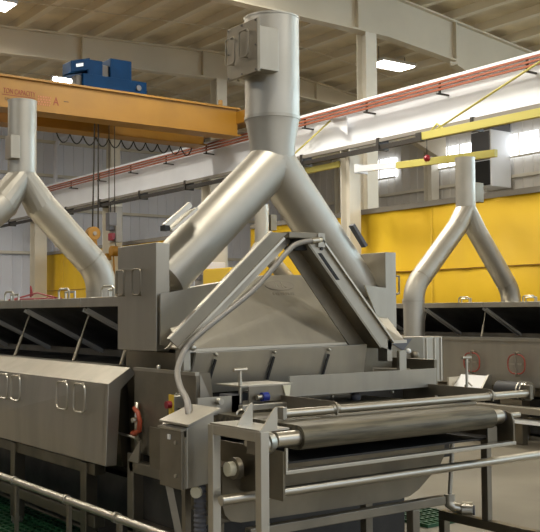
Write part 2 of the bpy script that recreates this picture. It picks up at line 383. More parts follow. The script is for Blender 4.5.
t = thing('light_jib', 'white arm and yellow brace reaching left from the runway column', 'jib', (14.95, 17.6, 5))
MB().bar((14.95, 17.53, 5.25), (14.95, 20.5, 5.23), .09, .14).build('arm', 'paleyellow', t)
MB().prism([(14.93, 17.9, 6.40), (14.93, 17.25, 6.34), (14.93, 17.25, 5.92)], (.03, 0, 0)).build('gusset_plate', 'white', t)
MB().cyl((14.94, 17.85, 6.36), (14.94, 20.4, 5.28), .022, 8).build('brace_rod', 'paleyellow', t)
for yy in (28.7, 34.6):
    hcol('wall_column', 29.55, yy, 8.9, .45, 'pale wall column between the bright strip windows' if yy < 30 else 'pale wall column left of the bright strip windows', 'wall columns')
# ================================================================== CURTAINS
def curtain(y0, y1, x, label):
    t = thing('partition_curtain', label, 'curtain', (x, y0, 0), 'yellow vinyl partition curtains')
    step = 3.1; y = y0
    while y < y1-.05:
        ye = min(y1, y+step); mb = MB(); n = max(6, int((ye-y)/.09)); front = []
        for i in range(n+1):
            yy = y+(ye-y)*i/n; front.append((x+.010*math.sin(yy*4.1)+.008*math.sin(yy*9.7+1)+.012*math.sin(yy*1.3), yy))
        mb.prism([(a, b_, .05) for a, b_ in front]+[(a+.012, b_, .05) for a, b_ in front[::-1]], (0, 0, 4.03))
        p = mb.build('panel', 'curtain', t)
        for f in p.data.polygons: f.use_smooth = len(f.vertices) == 4
        y = ye+.002
    B(x-.04, x+.04, y0, y1, 4.08, 4.20).build('top_rail', 'greyrail', t)
    B(x-.035, x+.035, y0, y1, 2.62, 2.64).build('hem_seam', 'yellow', t)
    y = y0+.1
    while y < y1: B(x-.05, x+.05, y-.05, y+.05, 0, 4.1).build('post', 'column', t) if False else None; y += 3
    for yy in (y0+.06, (y0+y1)/2, y1-.06): B(x+.06, x+.16, yy-.05, yy+.05, 0, 4.2).build('post', 'column', t)
    return t
curtain(6.0, 22.4, 15.75, 'wide yellow vinyl curtain behind the right hand ducts')
curtain(26.0, 37.2, 15.75, 'yellow vinyl curtain at left behind the far fryer lids')

# clutter near the far columns
t = EB = thing('electrical_box', 'dark electrical boxes fixed on the far runway column', 'electrical box', (14.8, 28.4, 4))
B(14.86, 15.1, 29.0, 29.5, 4.1, 5.3).build('mounting_board', 'greyrail', t, .01); B(14.66, 14.86, 29.1, 29.4, 4.5, 5.1).build('switch_box', 'darkunit', t, .02)
B(14.7, 14.86, 29.05, 29.3, 4.15, 4.4).build('junction_box', 'darkred', t, .02)
MB().tube([(14.75, 29.2, 5.1), (14.75, 29.2, 5.45), (14.9, 29.2, 5.52)], .02, 6).build('cable', 'black', t)
t = thing('chain_hoist', 'small yellow chain hoist beside the far runway column', 'hoist', (14.6, 28.6, 3.5))
MB().cyl((14.4, 28.5, 3.75), (14.75, 28.5, 3.75), .17).build('gear_case', 'yellow', t, .02); B(14.3, 14.5, 28.6, 29.0, 3.45, 3.68).build('motor', 'yellow', t, .03)
MB().cyl((14.6, 28.5, 3.9), (15.05, 29.62, 4.5), .02, 8).build('hanger', 'darkrail', t); MB().tube([(14.5, 28.5, 3.6), (14.5, 28.45, 3.2), (14.52, 28.5, 2.9)], .03, 6).build('chain', 'yellow', t)
t = thing('bent_wall_pipe', 'grey bent vent pipe on the back wall left of the columns', 'pipe', (17.3, 39.5, 0))
MB().tube([(17.3, 39.55, 4), (17.3, 39.55, 9.1), (17.5, 39.55, 9.45), (18.1, 39.55, 9.7)], .09, 12).build('pipe_run', 'siding', t)
B(17.15, 17.45, 39.5, 39.8, 7, 7.1).build('wall_clip', 'greyrail', t)
t = thing('heater_unit', 'dark ventilation unit with pale side on the right wall', 'ventilator', (29, 24.8, 6.5))
B(28.6, 29.75, 24.6, 25.6, 6.5, 8.7).build('casing', 'white', t, .02)
B(28.55, 28.6, 24.65, 25.55, 7.55, 8.65).build('upper_grille', 'darkunit', t)
B(28.53, 28.6, 24.65, 25.55, 6.55, 7.5).build('lower_grille', 'black', t)
MB().prism([(28.6, 24.6, 8.7), (29.75, 24.6, 8.7), (29.75, 24.6, 9.2), (29.3, 24.6, 9.2)], (0, 1.0, 0)).build('sloped_top', 'darkunit', t)
t = thing('equipment_cabinet', 'grey cabinet seen under the left leg of the big duct', 'cabinet', (14.5, 23.5, 0))
B(14.2, 14.8, 22.3, 23.0, .05, 3.1).build('casing', 'siding', t, .02); B(14.17, 14.2, 22.4, 22.9, 1.8, 2.9).build('door', 'greyrail', t)
B(14.05, 14.2, 22.5, 22.7, 2.6, 2.75).build('gauge_box', 'darkunit', t, .01); B(14.2, 14.8, 22.3, 23, 0, .05).build('plinth', 'darkrail', t)
tag(B(13.55, 14.0, 20.2, 21.5, 0, 2.85).build('storage_locker', 'sign_yellow', pos=(13.8, 20.8, 0), bev=.03), 'yellow steel locker in front of the curtain gap', 'locker')

# ================================================================== EXHAUST DUCTS
def y_duct(cx, cy, rs, rl, ztop, zj, footl, footr, label, drop=None, big=False, seam=True):
    t = thing('exhaust_duct', label, 'duct', (cx, cy, zj), 'steel exhaust ducts')
    zs = zj+(.32 if big else .14)
    st = MB(); n = 40
    st.tube([(cx, cy, ztop), (cx, cy, zs)], rs, n, caps=False); st.tube([(cx, cy, zs), (cx, cy, ztop)], rs-.006, n, caps=False)
    so = st.build('stack', 'duct', t)
    MB().tube([(cx, cy, ztop-.012), (cx, cy, ztop)], rs+.004, n).build('rim_band', 'duct', so)
    if big:
        MB().tube([(cx, cy, zs+.012), (cx, cy, zs-.012)], rs+.005, n).build('seam_band', 'steel', so)
        MB().tube([(cx, cy, zs), (cx, cy, zs-.20), (cx, cy, zj-.06)], [rs, rl*.985, rl*.985], n).build('reducer', 'duct', t)
    else:
        pants = MB()
        for f in (footl, footr):
            sx = 1 if f[0] > cx else -1
            cc = Vector((cx+sx*.20, cy, zs-.32)); dd = (Vector(f)-cc).normalized(); e1 = Vector((0, 1, 0)); e2 = dd.cross(e1)
            vs = [pants.b.verts.new((cx+rs*1.02*math.cos(a_*math.pi/9), cy+rs*1.02*math.sin(a_*math.pi/9), zs)) for a_ in range(18)]
            vs += [pants.b.verts.new(cc+(e1*math.cos(a_*math.pi/9)+e2*math.sin(a_*math.pi/9))*rl*1.03) for a_ in range(18)]
            bmesh.ops.convex_hull(pants.b, input=vs)
        pants.build('breeches_piece', 'duct', t)
    for f in (footl, footr):
        f = Vector(f); c = Vector((cx, cy, zj))
        if not big: c = Vector((cx+(.20 if f.x > cx else -.20), cy, zs-.32))
        d = (f-c)
        path = [c-d*.02, f] if not drop else [c-d*.02, f, Vector((f.x, f.y, drop))]
        if drop:
            b0 = f-d.normalized()*.20; b1 = Vector((f.x, f.y, f.z-.20)); path = [c-d*.02]
            for i in range(7):
                s_ = i/6; path.append(b0*(1-s_)**2+f*2*s_*(1-s_)+b1*s_*s_)
            path.append(Vector((f.x, f.y, drop)))
        lo = MB().tube(path, rl, n).build('leg', 'duct', t)
        if drop:
            bb = b0
            MB().tube([bb-d.normalized()*.008, bb+d.normalized()*.008], rl+.004, n).build('seam_band', 'steel', lo)
            MB().tube([b1+V(0, 0, .008), b1-V(0, 0, .008)], rl+.004, n).build('seam_band', 'steel', lo)
    return t
d1 = y_duct(4.17, 5.65, .202, .168, 3.87, 2.80, (3.25, 5.65, 1.94), (4.99, 5.65, 1.86), 'big steel Y shaped exhaust duct above the pyramid hood in the middle', big=True)
# access box on the stack with its bolted cover
ab = B(3.885, 4.06, 5.42, 5.76, 3.41, 3.72).build('access_box', 'steel', d1, .004)
cv = B(3.86, 3.885, 5.40, 5.78, 3.385, 3.765).build('cover_plate', 'dull', ab, .003)
wire_handle(cv if False else ab, (3.86, 5.69, 3.58), (0, 1, 0), (0, 0, 1), .055, .095, (-1, 0, 0), 'dull', t=.006)
wire_handle(ab, (3.86, 5.52, 3.60), (0, 1, 0), (0, 0, 1), .055, .095, (-1, 0, 0), 'dull', t=.006)
for yy, zz in ((5.42, 3.75), (5.42, 3.575), (5.42, 3.40), (5.59, 3.75), (5.59, 3.40), (5.76, 3.75), (5.76, 3.575), (5.76, 3.40)):
    MB().cyl((3.86, yy, zz), (3.855, yy, zz), .007, 8).build('bolt', 'darkrail', ab)
# damper clamp on the left leg
cl = MB(); cl.bar((3.17, 5.50, 2.27), (3.37, 5.50, 2.43), .03, .035); cl.bar((3.20, 5.47, 2.24), (3.40, 5.47, 2.40), .03, .02)
cl = cl.build('damper_clamp', 'polish', d1, .003)
MB().bar((3.22, 5.53, 2.26), (3.42, 5.53, 2.40), .10, .012).build('clamp_seat', 'steel', cl)
B(3.15, 3.19, 5.46, 5.52, 2.24, 2.275).build('clamp_end', 'black', cl)
cl = MB().bar((4.80, 5.50, 2.36), (4.93, 5.50, 2.20), .05, .03).build('damper_clamp', 'darkunit', d1, .003)

d2 = y_duct(3.825, 9.6, .147, .166, 3.935, 3.03, (2.9, 9.6, 2.2), (4.74, 9.6, 2.14), 'steel Y shaped exhaust duct at the left edge under the crane', drop=1.3)
B(3.64, 3.74, 9.44, 9.60, 3.30, 3.54).build('access_box', 'steel', d2, .004)
d3 = y_duct(11.14, 10.1, .152, .155, 4.06, 3.16, (10.0, 10.1, 2.05), (12.16, 10.1, 2.0), 'steel Y shaped exhaust duct at right before the yellow curtain', drop=1.15)
B(11.26, 11.44, 10.0, 10.14, 3.38, 3.68).build('access_box', 'dull', d3, .004)
d4 = y_duct(11.45, 15.9, .15, .155, 3.9, 3.0, (10.3, 15.9, 2.0), (12.5, 15.9, 2.0), 'farthest steel Y duct seen between the big duct legs', drop=1.1)
B(11.64-.05, 11.74, 15.78, 15.94, 3.38, 3.7).build('access_box', 'dull', d4, .004)

# ================================================================== FRYER LINES
def strut(parent, p, q):
    p, q = Vector(p), Vector(q); m_ = p.lerp(q, .55)
    s_ = MB().tube([p, m_], .007, 10).build('gas_strut', 'dull', parent)
    MB().tube([m_, q], .015, 10).build('strut_cylinder', 'dull', s_)
def oval_ring(parent, x, y, z, a=.14, b_=.125, thick=.010):
    r = MB().tube(loop_pts((x, y, z), (0, 1, 0), (0, 0, 1), a, b_, .10), thick, 8, closed=True).build('oval_handle', 'oval', parent)
    r['label'] = 'dull red oval handle'
    lt = MB(); lt.bar((x-.01, y-.11, z), (x-.01, y+.11, z), .02, .02); lt.bar((x-.01, y, z-b_-.03), (x-.01, y, z+b_+.03), .02, .02)
    lt.cyl((x-.02, y, z+b_+.02), (x+.04, y, z+b_+.02), .02, 10); lt.cyl((x-.02, y, z-b_-.02), (x+.04, y, z-b_-.02), .016, 10)
    lt.build('latch_bar', 'polish', r)
    return r
def fryer(ox, y0, y1, lid_edges, label, closed):
    t = thing('fryer', label, 'fryer', (ox+4.1, (y0+y1)/2, 0))
    X = lambda a: a+ox
    # trough, rim and inner lining
    MB().prism([(X(3.12), y0, 1.30), (X(3.2), y0, .62), (X(3.6), y0, .42), (X(4.6), y0, .42), (X(5.0), y0, .62), (X(5.08), y0, 1.30)], (0, y1-y0, 0)).build('trough', 'trough', t)
    rim = MB(); rim.box(X(3.05), X(3.22), y0, y1, 1.30, 1.335); rim.box(X(5.0), X(5.15), y0, y1, 1.30, 1.335); rim.build('rim', 'polish', t)
    B(X(3.22), X(5.0), y0, y1, 1.29, 1.31).build('oil_bed', 'soot_shade', t)
    B(X(4.05), X(4.2), y0, y1, 1.31, 1.40).build('hinge_beam', 'dull', t)
    for a, c in zip(lid_edges, lid_edges[1:]):
        n = Vector((.42, 0, .80)).normalized()
        lid = MB().prism([(X(3.30), a+.015, 1.757), (X(4.08), a+.015, 1.355), (X(4.092), a+.015, 1.375), (X(3.312), a+.015, 1.777)], (0, c-a-.03, 0)).build('raised_lid', 'soot_shade', t)
        for s_ in (a+.03, c-.03):
            MB().bar((X(3.31), s_, 1.732), (X(4.07), s_, 1.342), .022, .03).build('lid_edge', 'edge', lid)
        B(X(3.27), X(3.315), a+.005, c-.005, 1.752, 1.825).build('lid_lip', 'steel', lid, .004)
        MB().prism([(X(3.315), a+.005, 1.822), (X(4.10), a+.005, 1.415), (X(4.10), a+.005, 1.40), (X(3.315), a+.005, 1.80)], (0, c-a-.01, 0)).build('lid_skin', 'steel', lid)
        for yy in (a+.38, a+.62):
            MB().tube([(X(3.30), yy+.10, 1.82), (X(3.30), yy+.10, 1.885), (X(3.30), yy+.07, 1.905), (X(3.30), yy-.07, 1.905), (X(3.30), yy-.10, 1.885), (X(3.30), yy-.10, 1.82)], .009, 8).build('lid_handle', 'polish', lid) if yy < a+.5 else MB().tube([(X(3.36), yy-.14, 1.80), (X(3.36), yy-.14, 1.88), (X(3.36), yy-.32, 1.88), (X(3.36), yy-.32, 1.80)], .009, 8).build('lid_handle', 'polish', lid)
        strut(lid, (X(3.36), a+.03, 1.70), (X(3.20), a-.03, 1.335))
    if closed:
        for a, c, hs in ((5.69, 8.75, (6.04, 6.32, 7.18, 7.44)), (8.78, y1, (9.4, 9.7, 10.6, 10.9))):
            out = [(X(3.02), 1.345), (X(2.86), 1.243), (X(2.84), .712), (X(2.92), .712), (X(2.95), 1.20), (X(3.06), 1.30)]
            p = MB().prism([(q, a, z) for q, z in out], (0, c-a, 0)).build('side_lid', 'steel', t, .004)
            # cross-broken face: very shallow pyramid folds
            f = MB(); m_ = f.b
            f0 = [(X(2.858), a+.05, 1.235), (X(2.858), c-.05, 1.235), (X(2.839), c-.05, .72), (X(2.839), a+.05, .72)]
            vs = [m_.verts.new(q) for q in f0]; mid = m_.verts.new((X(2.826), (a+c)/2, .97))
            for i in range(4): m_.faces.new((vs[i], vs[(i+1) % 4], mid))
            f.build('folded_face', 'steel', p)
            for yy in hs: wire_handle(p, (X(2.852), yy, 1.13), (0, 1, 0), (0, 0, 1), .09, .095, (-1, 0, 0), 'polish', t=.007)
    else:
        p = B(X(2.88), X(2.94), y0, y1, .70, 1.33).build('side_panel', 'steel', t, .004)
        B(X(2.84), X(2.90), y0, y1, 1.30, 1.335).build('top_lip', 'polish', p)
        for yy in (y0+.35, 8.30, 9.07): oval_ring(p, X(2.82), yy, 1.0)
    B(X(3.34), X(4.9), y0, y1, .04, .50).build('under_shade_block', 'soot_shade', t)  # near-black block painting in the shade beneath the fryer
    # legs, lower frame and feet
    yy = 6.28 if closed else y0+.4
    fr = MB(); fr.box(X(2.98), X(3.06), y0, y1, .58, .66); fr.box(X(5.0), X(5.08), y0, y1, .58, .66)
    fr.box(X(2.98), X(3.06), y0, y1, .22, .30)
    fr.build('base_frame', 'trough', t, .004)
    while yy < y1:
        for xx in (2.96, 5.0):
            lg = B(X(xx), X(xx+.09), yy-.045, yy+.045, .06, 1.30 if xx > 4 else .66).build('leg', 'trough', t, .004)
            MB().cyl((X(xx+.045), yy, 0), (X(xx+.045), yy, .07), .05, 12).build('levelling_foot', 'steel', lg)
        yy += 1.32
    return t
f1 = fryer(0, 6.14, 13.2, (6.2, 6.99, 8.2, 9.41, 10.6, 11.8), 'long steel fryer at left with raised black lids and closed panel', True)
f2 = fryer(7.25, 6.6, 17.5, (6.9, 8.08, 9.25, 10.42, 11.6, 12.8, 14.0, 15.2), 'long steel fryer at right with red oval handles before yellow curtain', False)
# a junction box and a short pipe under the left fryer
t = thing('junction_box', 'small steel junction box with white label under the left fryer', 'electrical box', (3.0, 6.6, .58))
B(2.93, 3.05, 6.34, 6.66, .665, .76).build('casing', 'steel', t, .006) if False else B(3.07, 3.18, 6.36, 6.68, .56, .68).build('casing', 'steel', t, .006)
B(3.062, 3.07, 6.57, 6.66, .575, .665).build('label_plate', 'paper', t)
for zz in (.605, .64): B(3.057, 3.062, 6.60, 6.63, zz-.012, zz+.012).build('socket', 'darkunit', t)

# red lifting bar lying behind the lids
t = thing('red_spreader_bar', 'dark red bar with bent wire lug above the far left lids', 'bar', (4.5, 10.9, 1.84))
MB().bar((4.5, 11.6, 1.86), (4.5, 10.2, 1.86), .10, .06).build('bar', 'darkred', t, .01)
MB().tube([(4.5, 11.0, 1.9), (4.5, 11.0, 2.02), (4.5, 10.95, 1.92)], .012, 8).build('lug', 'darkred', t)
MB().tube([(4.5, 11.5, 1.89), (4.5, 10.8, 1.95), (4.5, 10.3, 1.89)], .01, 8).build('tie_rod', 'darkred', t)
for yy in (10.4, 11.4): B(4.46, 4.54, yy-.03, yy+.03, 1.22, 1.83).build('stand', 'darkrail', t)

# ================================================================== HOODED COOKER (discharge end, centre)
t = thing('hooded_cooker', 'steel cooker end under a faceted hood in the middle of the picture', 'cooker', (4.15, 5.5, 0))
MB().prism([(3.2, 5.3, 1.44), (3.25, 5.3, .6), (3.6, 5.3, .45), (4.6, 5.3, .45), (4.95, 5.3, .6), (5.02, 5.3, 1.44)], (0, .8, 0)).build('body', 'trough', t)
hd = MB(); b = hd.b
F = [b.verts.new(p) for p in ((3.13, 5.22, 1.475), (5.06, 5.22, 1.49))]
R_ = [b.verts.new(p) for p in ((3.13, 5.60, 1.825), (4.02, 5.56, 1.965), (4.40, 5.56, 1.975), (5.06, 5.60, 1.85))]
K = [b.verts.new(p) for p in ((3.13, 6.08, 1.475), (3.13, 5.70, 1.825), (4.02, 5.74, 1.965), (4.40, 5.74, 1.975), (5.06, 5.70, 1.85), (5.06, 6.08, 1.49))]
c = b.verts.new((4.17, 5.401, 1.757))
for f in ((F[0], F[1], c), (F[1], R_[2], c), (R_[2], R_[1], c), (R_[1], F[0], c), (F[0], R_[1], R_[0]), (F[1], R_[3], R_[2]),
          (R_[0], R_[1], K[2], K[1]), (R_[1], R_[2], K[3], K[2]), (R_[2], R_[3], K[4], K[3]), (K[0], K[1], K[2]), (K[0], K[2], K[3], K[5]), (K[3], K[4], K[5]),
          (F[0], R_[0], K[1], K[0]), (F[1], K[5], K[4], R_[3])): b.faces.new(f)
hood = hd.build('hood', 'steel', t)
MB().bar((3.12, 5.215, 1.462), (5.07, 5.215, 1.478), .03, .022).build('hood_rim', 'polish', hood)
# oval emblem with worn marks, lying on the upper hood facet
nrm = (Vector((4.4, 5.56, 1.975))-Vector((4.17, 5.401, 1.757))).cross(Vector((4.02, 5.56, 1.965))-Vector((4.17, 5.401, 1.757))).normalized()
if nrm.y > 0: nrm = -nrm
uu = Vector((1, 0, .02)).normalized(); vv = nrm.cross(uu) * -1
if vv.z < 0: vv = -vv
ec = Vector((4.115, 5.50, 1.893)); ec += nrm*((Vector((4.17, 5.401, 1.757))-ec).dot(nrm)+.002)
MB().prism([ec+uu*.13*math.cos(a)+vv*.043*math.sin(a) for a in [i*math.pi/20 for i in range(40)]], nrm*.002).build('oval_emblem', 'emblem', hood)
mk = MB()
for pts in (((-.045, -.026), (-.03, .03), (-.02, .03), (-.032, -.026)), ((-.03, .03), (-.008, -.026), (.004, -.026), (-.02, .03)), ((.012, -.026), (.018, .028), (.03, .028), (.024, -.026)), ((.028, .0), (.05, -.026), (.062, -.026), (.036, .005))):
    mk.prism([ec+uu*p[0]+vv*p[1]+nrm*.002 for p in pts], nrm*.0015)
mk.build('emblem_mark', 'steel', hood)
mk = MB(); u0 = -.095
for i in range(9):
    cc = ec+uu*u0-vv*.075; h = .011
    for k in range(2):
        p = cc+uu*(k*.008); mk.prism([p-vv*h, p+uu*.003-vv*h, p+uu*(.003+(.004 if i % 2 else 0))+vv*h, p+uu*(.004 if i % 2 else 0)+vv*h], nrm*.0015)
    u0 += .022
mk.build('etched_lettering', 'emblem', hood)
# plenum boxes at both sides
for nm, x0, x1, dark in (('plenum_box', 3.05, 3.15, 0), ('plenum_box', 5.05, 5.16, 0)):
    p = B(x0, x1, 5.40, 5.93, 1.455, 2.155).build(nm, 'steel', t, .004)
    if x0 < 4:
        wire_handle(p, (3.05, 5.83, 1.905), (0, 1, 0), (0, 0, 1), .055, .085, (-1, 0, 0), 'dull', t=.006); wire_handle(p, (3.05, 5.60, 1.905), (0, 1, 0), (0, 0, 1), .055, .085, (-1, 0, 0), 'dull', t=.006)
        MB().tube([(3.08, 5.93, 1.99), (3.08, 6.0, 1.98), (3.08, 6.0, 1.83), (3.08, 5.93, 1.82)], .008, 8).build('handle', 'dull', p)
    else:
        MB().tube([(5.16, 5.42, 1.98), (5.20, 5.41, 1.97), (5.20, 5.41, 1.84), (5.16, 5.42, 1.83)], .008, 8).build('handle', 'dull', p)
        MB().cyl((5.05, 5.45, 1.72), (5.0, 5.45, 1.72), .012, 8).build('bolt', 'polish', p)
# sloping inner cheek plates between plenum and hood
MB().prism([(3.06, 5.36, 1.822), (3.62, 5.36, 1.919), (3.13, 5.36, 1.48), (3.06, 5.36, 1.50)], (0, .012, 0)).build('cheek_plate', 'steel', t)
MB().prism([(5.04, 5.38, 1.88), (4.82, 5.38, 1.90), (5.02, 5.38, 1.5), (5.04, 5.38, 1.5)], (0, .012, 0)).build('cheek_plate', 'steel', t)
# hanging front flap with strap latches
fl = MB().prism([(3.19, 5.14, 1.452), (4.62, 5.14, 1.468), (4.62, 5.19, 1.20), (3.16, 5.19, 1.19)], (0, .02, .003)).build('front_flap', 'steel', t, .003)
for lx, z0 in ((3.335, 1.435), (3.795, 1.438), (4.265, 1.44)):
    k = MB().ball((lx, 5.132, z0), .013).build('latch', 'polish', fl)
    MB().bar((lx-.005, 5.135, z0-.03), (lx-.04, 5.165, z0-.18), .014, .012, (0, 1, 0)).build('strap', 'black', k)
B(3.05, 5.08, 5.26, 5.30, .06, 1.2).build('shade_panel', 'soot_shade', t)  # near-black sheet painting in the dark gap below the flap
# left side panel with its red handle, right cabinet
sp = B(3.0, 3.03, 4.84, 5.60, .80, 1.335).build('side_panel', 'dull', t, .004)
MB().prism([(3.03, 4.84, 1.345), (3.075, 4.80, 1.345), (3.10, 4.80, 1.15), (3.03, 4.84, 1.15)], (0, .012, 0)).build('panel_flange', 'steel', sp)
MB().bar((3.01, 4.84, 1.34), (3.01, 5.6, 1.34), .03, .02).build('top_lip', 'steel', sp)
for yy in (5.05, 5.3): MB().cyl((3.01, yy, 1.34), (3.01, yy, 1.375), .012, 8).build('bolt', 'polish', sp)
rh = MB().tube([(3.0, 5.56, 1.09), (2.96, 5.52, 1.09), (2.95, 5.46, 1.07), (2.95, 5.43, 1.02), (2.95, 5.44, .96), (2.95, 5.50, .93), (2.96, 5.55, .93), (3.0, 5.57, .94)], .015, 10).build('loop_handle', 'red', sp)
rh['label'] = 'orange red loop handle'
MB().cyl((2.975, 5.52, .88), (2.975, 5.52, 1.13), .014, 8).build('latch_rod', 'polish', rh)
MB().cyl((2.93, 5.50, 1.02), (3.0, 5.50, 1.02), .016, 8).build('latch_knob', 'polish', rh)
MB().cyl((2.98, 5.82, .91), (2.98, 5.5, .90), .008, 8).build('latch_pin', 'polish', sp)
B(5.10, 5.13, 4.95, 5.6, .80, 1.35).build('side_panel', 'dull', t, .004)
cb = MB(); cb.box(5.0, 5.44, 5.40, 5.95, 1.14, 1.50); cb = cb.build('side_cabinet', 'dull', t, .004)
cb2 = MB(); cb2.box(5.44, 5.66, 5.40, 5.62, 1.14, 1.50); cb2.build('corner_post', 'steel', t, .01)
B(5.432, 5.44, 5.42, 5.60, 1.16, 1.48).build('shaded_side', 'shade_brown', t)  # brown sheet paints shade onto the post's left face
for xx in (5.47, 5.56, 5.63): B(xx, xx+.015, 5.392, 5.40, 1.15, 1.49).build('rib', 'polish', t)
MB().prism([(5.03, 5.395, 1.49), (5.32, 5.395, 1.49), (5.22, 5.395, 1.40)], (0, .006, 0)).build('gusset', 'darkunit', cb)
for lx, lz in ((5.25, 1.395), (5.37, 1.30)): k = MB().ball((lx, 5.37, lz), .022).build('indicator_knob', 'paper', cb)
MB().ball((5.34, 5.39, 1.36), .035).build('bearing_cap', 'dull', cb)
B(4.83, 4.90, 5.03, 5.06, 1.22, 1.42).build('stay_plate', 'steel', t, .003)
MB().tube([(4.60, 5.09, 1.21), (4.62, 5.08, 1.30), (4.95, 5.06, 1.28), (4.97, 5.06, 1.20)], .008, 8).build('bracket_loop', 'dull', t)
B(3.035, 3.05, 4.86, 5.64, .05, .86).build('shade_panel', 'soot_shade', t)  # near-black sheet painted as shade behind the cross beam
# legs and cross members
for xx, yy in ((2.96, 5.58), (5.05, 5.58)):
    lg = B(xx, xx+.08, yy-.04, yy+.04, .07, .80 if yy > 5 else .80).build('leg', 'dull', t, .004)
    MB().cyl((xx+.04, yy, 0), (xx+.04, yy, .08), .05, 12).build('levelling_foot', 'steel', lg)
fr = MB(); fr.box(2.96, 3.04, 4.9, 5.6, .68, .75); fr.box(5.05, 5.13, 4.9, 5.6, .68, .75); fr.box(2.96, 5.13, 5.54, 5.62, .30, .38); fr.box(2.97, 3.03, 4.9, 5.6, .30, .38)
fr.build('cross_beam', 'dull', t, .004)
MB().prism([(2.955, 5.60, .75), (2.955, 5.46, .75), (2.955, 5.44, .90)], (.012, 0, 0)).build('gusset', 'steel', t)
MB().cyl((2.95, 5.24, .42), (2.95, 5.24, .60), .03, 12).build('jack_bolt', 'polish', t) if False else None

# A shaped lifting frame over the hood with its conduit
t = thing('lifting_frame', 'A shaped steel channel frame leaning over the hood', 'frame', (4.0, 5.1, 1.3))
def channel(p, q, wd, dp, m1='steel'):
    p, q = Vector(p), Vector(q); d = (q-p).normalized(); n = Vector((0, 1, 0)); u = d.cross(n).normalized()
    if u.z < 0: u = -u
    mb = MB(); Z = q-p
    mb.prism([p-u*wd/2+n*dp, p+u*wd/2+n*dp, p+u*wd/2+n*(dp+.008), p-u*wd/2+n*(dp+.008)], Z)
    for s_ in (-1, 1):
        a = p+u*s_*wd/2; mb.prism([a-u*.004, a+u*.004, a+u*.004+n*dp, a-u*.004+n*dp], Z)
    return mb
def plate(pts, y, th): return MB().prism([(p[0], y, p[1]) for p in pts], (0, th, 0))
la = plate([(2.95, 1.541), (3.02, 1.603), (3.72, 2.226), (3.86, 2.226), (3.82, 2.20), (3.01, 1.49)], 5.06, .012).build('left_arm', 'dull', t, .002)
plate([(2.98, 1.48), (3.82, 2.20), (3.97, 2.19), (3.13, 1.47)], 5.16, .012).build('recessed_web', 'steel', la)
MB().prism([(3.01, 5.055, 1.49), (3.82, 5.055, 2.198), (3.82, 5.17, 2.198), (3.01, 5.17, 1.49)], (.012, 0, -.012)).build('mid_flange', 'polish', la)
MB().prism([(2.95, 5.05, 1.541), (3.02, 5.05, 1.603), (3.72, 5.05, 2.226), (3.72, 5.05, 2.234), (3.01, 5.05, 1.606), (2.944, 5.05, 1.547)], (0, .035, 0)).build('edge_strip', 'steel', la)
ra = plate([(4.03, 2.165), (4.12, 2.205), (4.79, 1.475), (4.78, 1.42), (4.68, 1.45)], 5.06, .012).build('right_arm', 'steel', t, .002)
plate([(3.91, 2.15), (4.03, 2.165), (4.68, 1.45), (4.50, 1.46)], 5.19, .012).build('recessed_web', 'dull', ra)
MB().prism([(4.03, 5.055, 2.165), (4.68, 5.055, 1.45), (4.68, 5.20, 1.45), (4.03, 5.20, 2.165)], (-.010, 0, -.010)).build('mid_flange', 'dull', ra)
MB().prism([(4.115, 5.04, 2.207), (4.79, 5.04, 1.475), (4.80, 5.04, 1.483), (4.125, 5.04, 2.215)], (0, .16, 0)).build('edge_strip', 'polish', ra)
plate([(4.11, 2.10), (4.14, 2.10), (4.30, 1.92), (4.27, 1.92)], 5.056, .004).build('slot', 'black', ra)
MB().cyl((4.14, 5.05, 2.13), (4.14, 5.06, 2.13), .012, 8).build('bolt', 'darkrail', ra)
B(3.86, 4.16, 5.05, 5.20, 2.195, 2.235).build('apex_plate', 'dull', t, .004)
B(4.10, 4.16, 5.04, 5.06, 2.14, 2.235).build('apex_bracket', 'steel', t)
B(3.95, 4.12, 5.10, 5.18, 2.12, 2.195).build('apex_block', 'black', t)
for p in ((3.05, 5.06), (4.74, 5.06)): B(p[0], p[0]+.05, 5.06, 5.16, 1.345, 1.50).build('foot_plate', 'steel', t, .004)
MB().bar((3.13, 5.17, 1.40), (3.13, 5.22, 1.47), .06, .02).build('stay', 'dull', t)
cp = [(2.60, 4.25, 1.14), (2.59, 4.25, 1.193), (2.67, 4.40, 1.24), (2.75, 4.60, 1.292), (2.88, 4.85, 1.358), (2.98, 4.98, 1.419), (3.04, 5.03, 1.476), (3.09, 5.03, 1.529), (3.17, 5.03, 1.589), (3.27, 5.03, 1.655), (3.44, 5.03, 1.765), (3.56, 5.03, 1.85), (3.66, 5.03, 1.94), (3.76, 5.03, 2.035), (3.84, 5.03, 2.11), (3.90, 5.03, 2.15), (3.98, 5.03, 2.172), (4.05, 5.03, 2.18)]
def smooth(P, k=4):
    P = [Vector(p) for p in P]; out = []
    for i in range(len(P)-1):
        p0, p1, p2, p3 = P[max(0, i-1)], P[i], P[i+1], P[min(len(P)-1, i+2)]
        for j in range(k):
            s = j/k; out.append(.5*((2*p1)+(p2-p0)*s+(2*p0-5*p1+4*p2-p3)*s*s+(3*p1-p0-3*p2+p3)*s**3))
    return out+[P[-1]]
cd = thing('cable_conduit', 'grey cable conduit running from the control box up the lifting frame', 'conduit', (3.0, 5.03, 1.3))
MB().tube(smooth(cp), .018, 12).build('conduit_tube', 'greyrail', cd)
MB().cyl((4.03, 5.03, 2.178), (4.09, 5.03, 2.185), .022, 12).build('end_fitting', 'polish', cd)
MB().cyl((4.09, 5.03, 2.185), (4.12, 5.03, 2.188), .015, 12).build('end_nut', 'cream', cd)
for p in ((3.10, 5.035, 1.49), (3.56, 5.035, 1.845)): MB().ball(p, .022).build('clip', 'polish', cd)

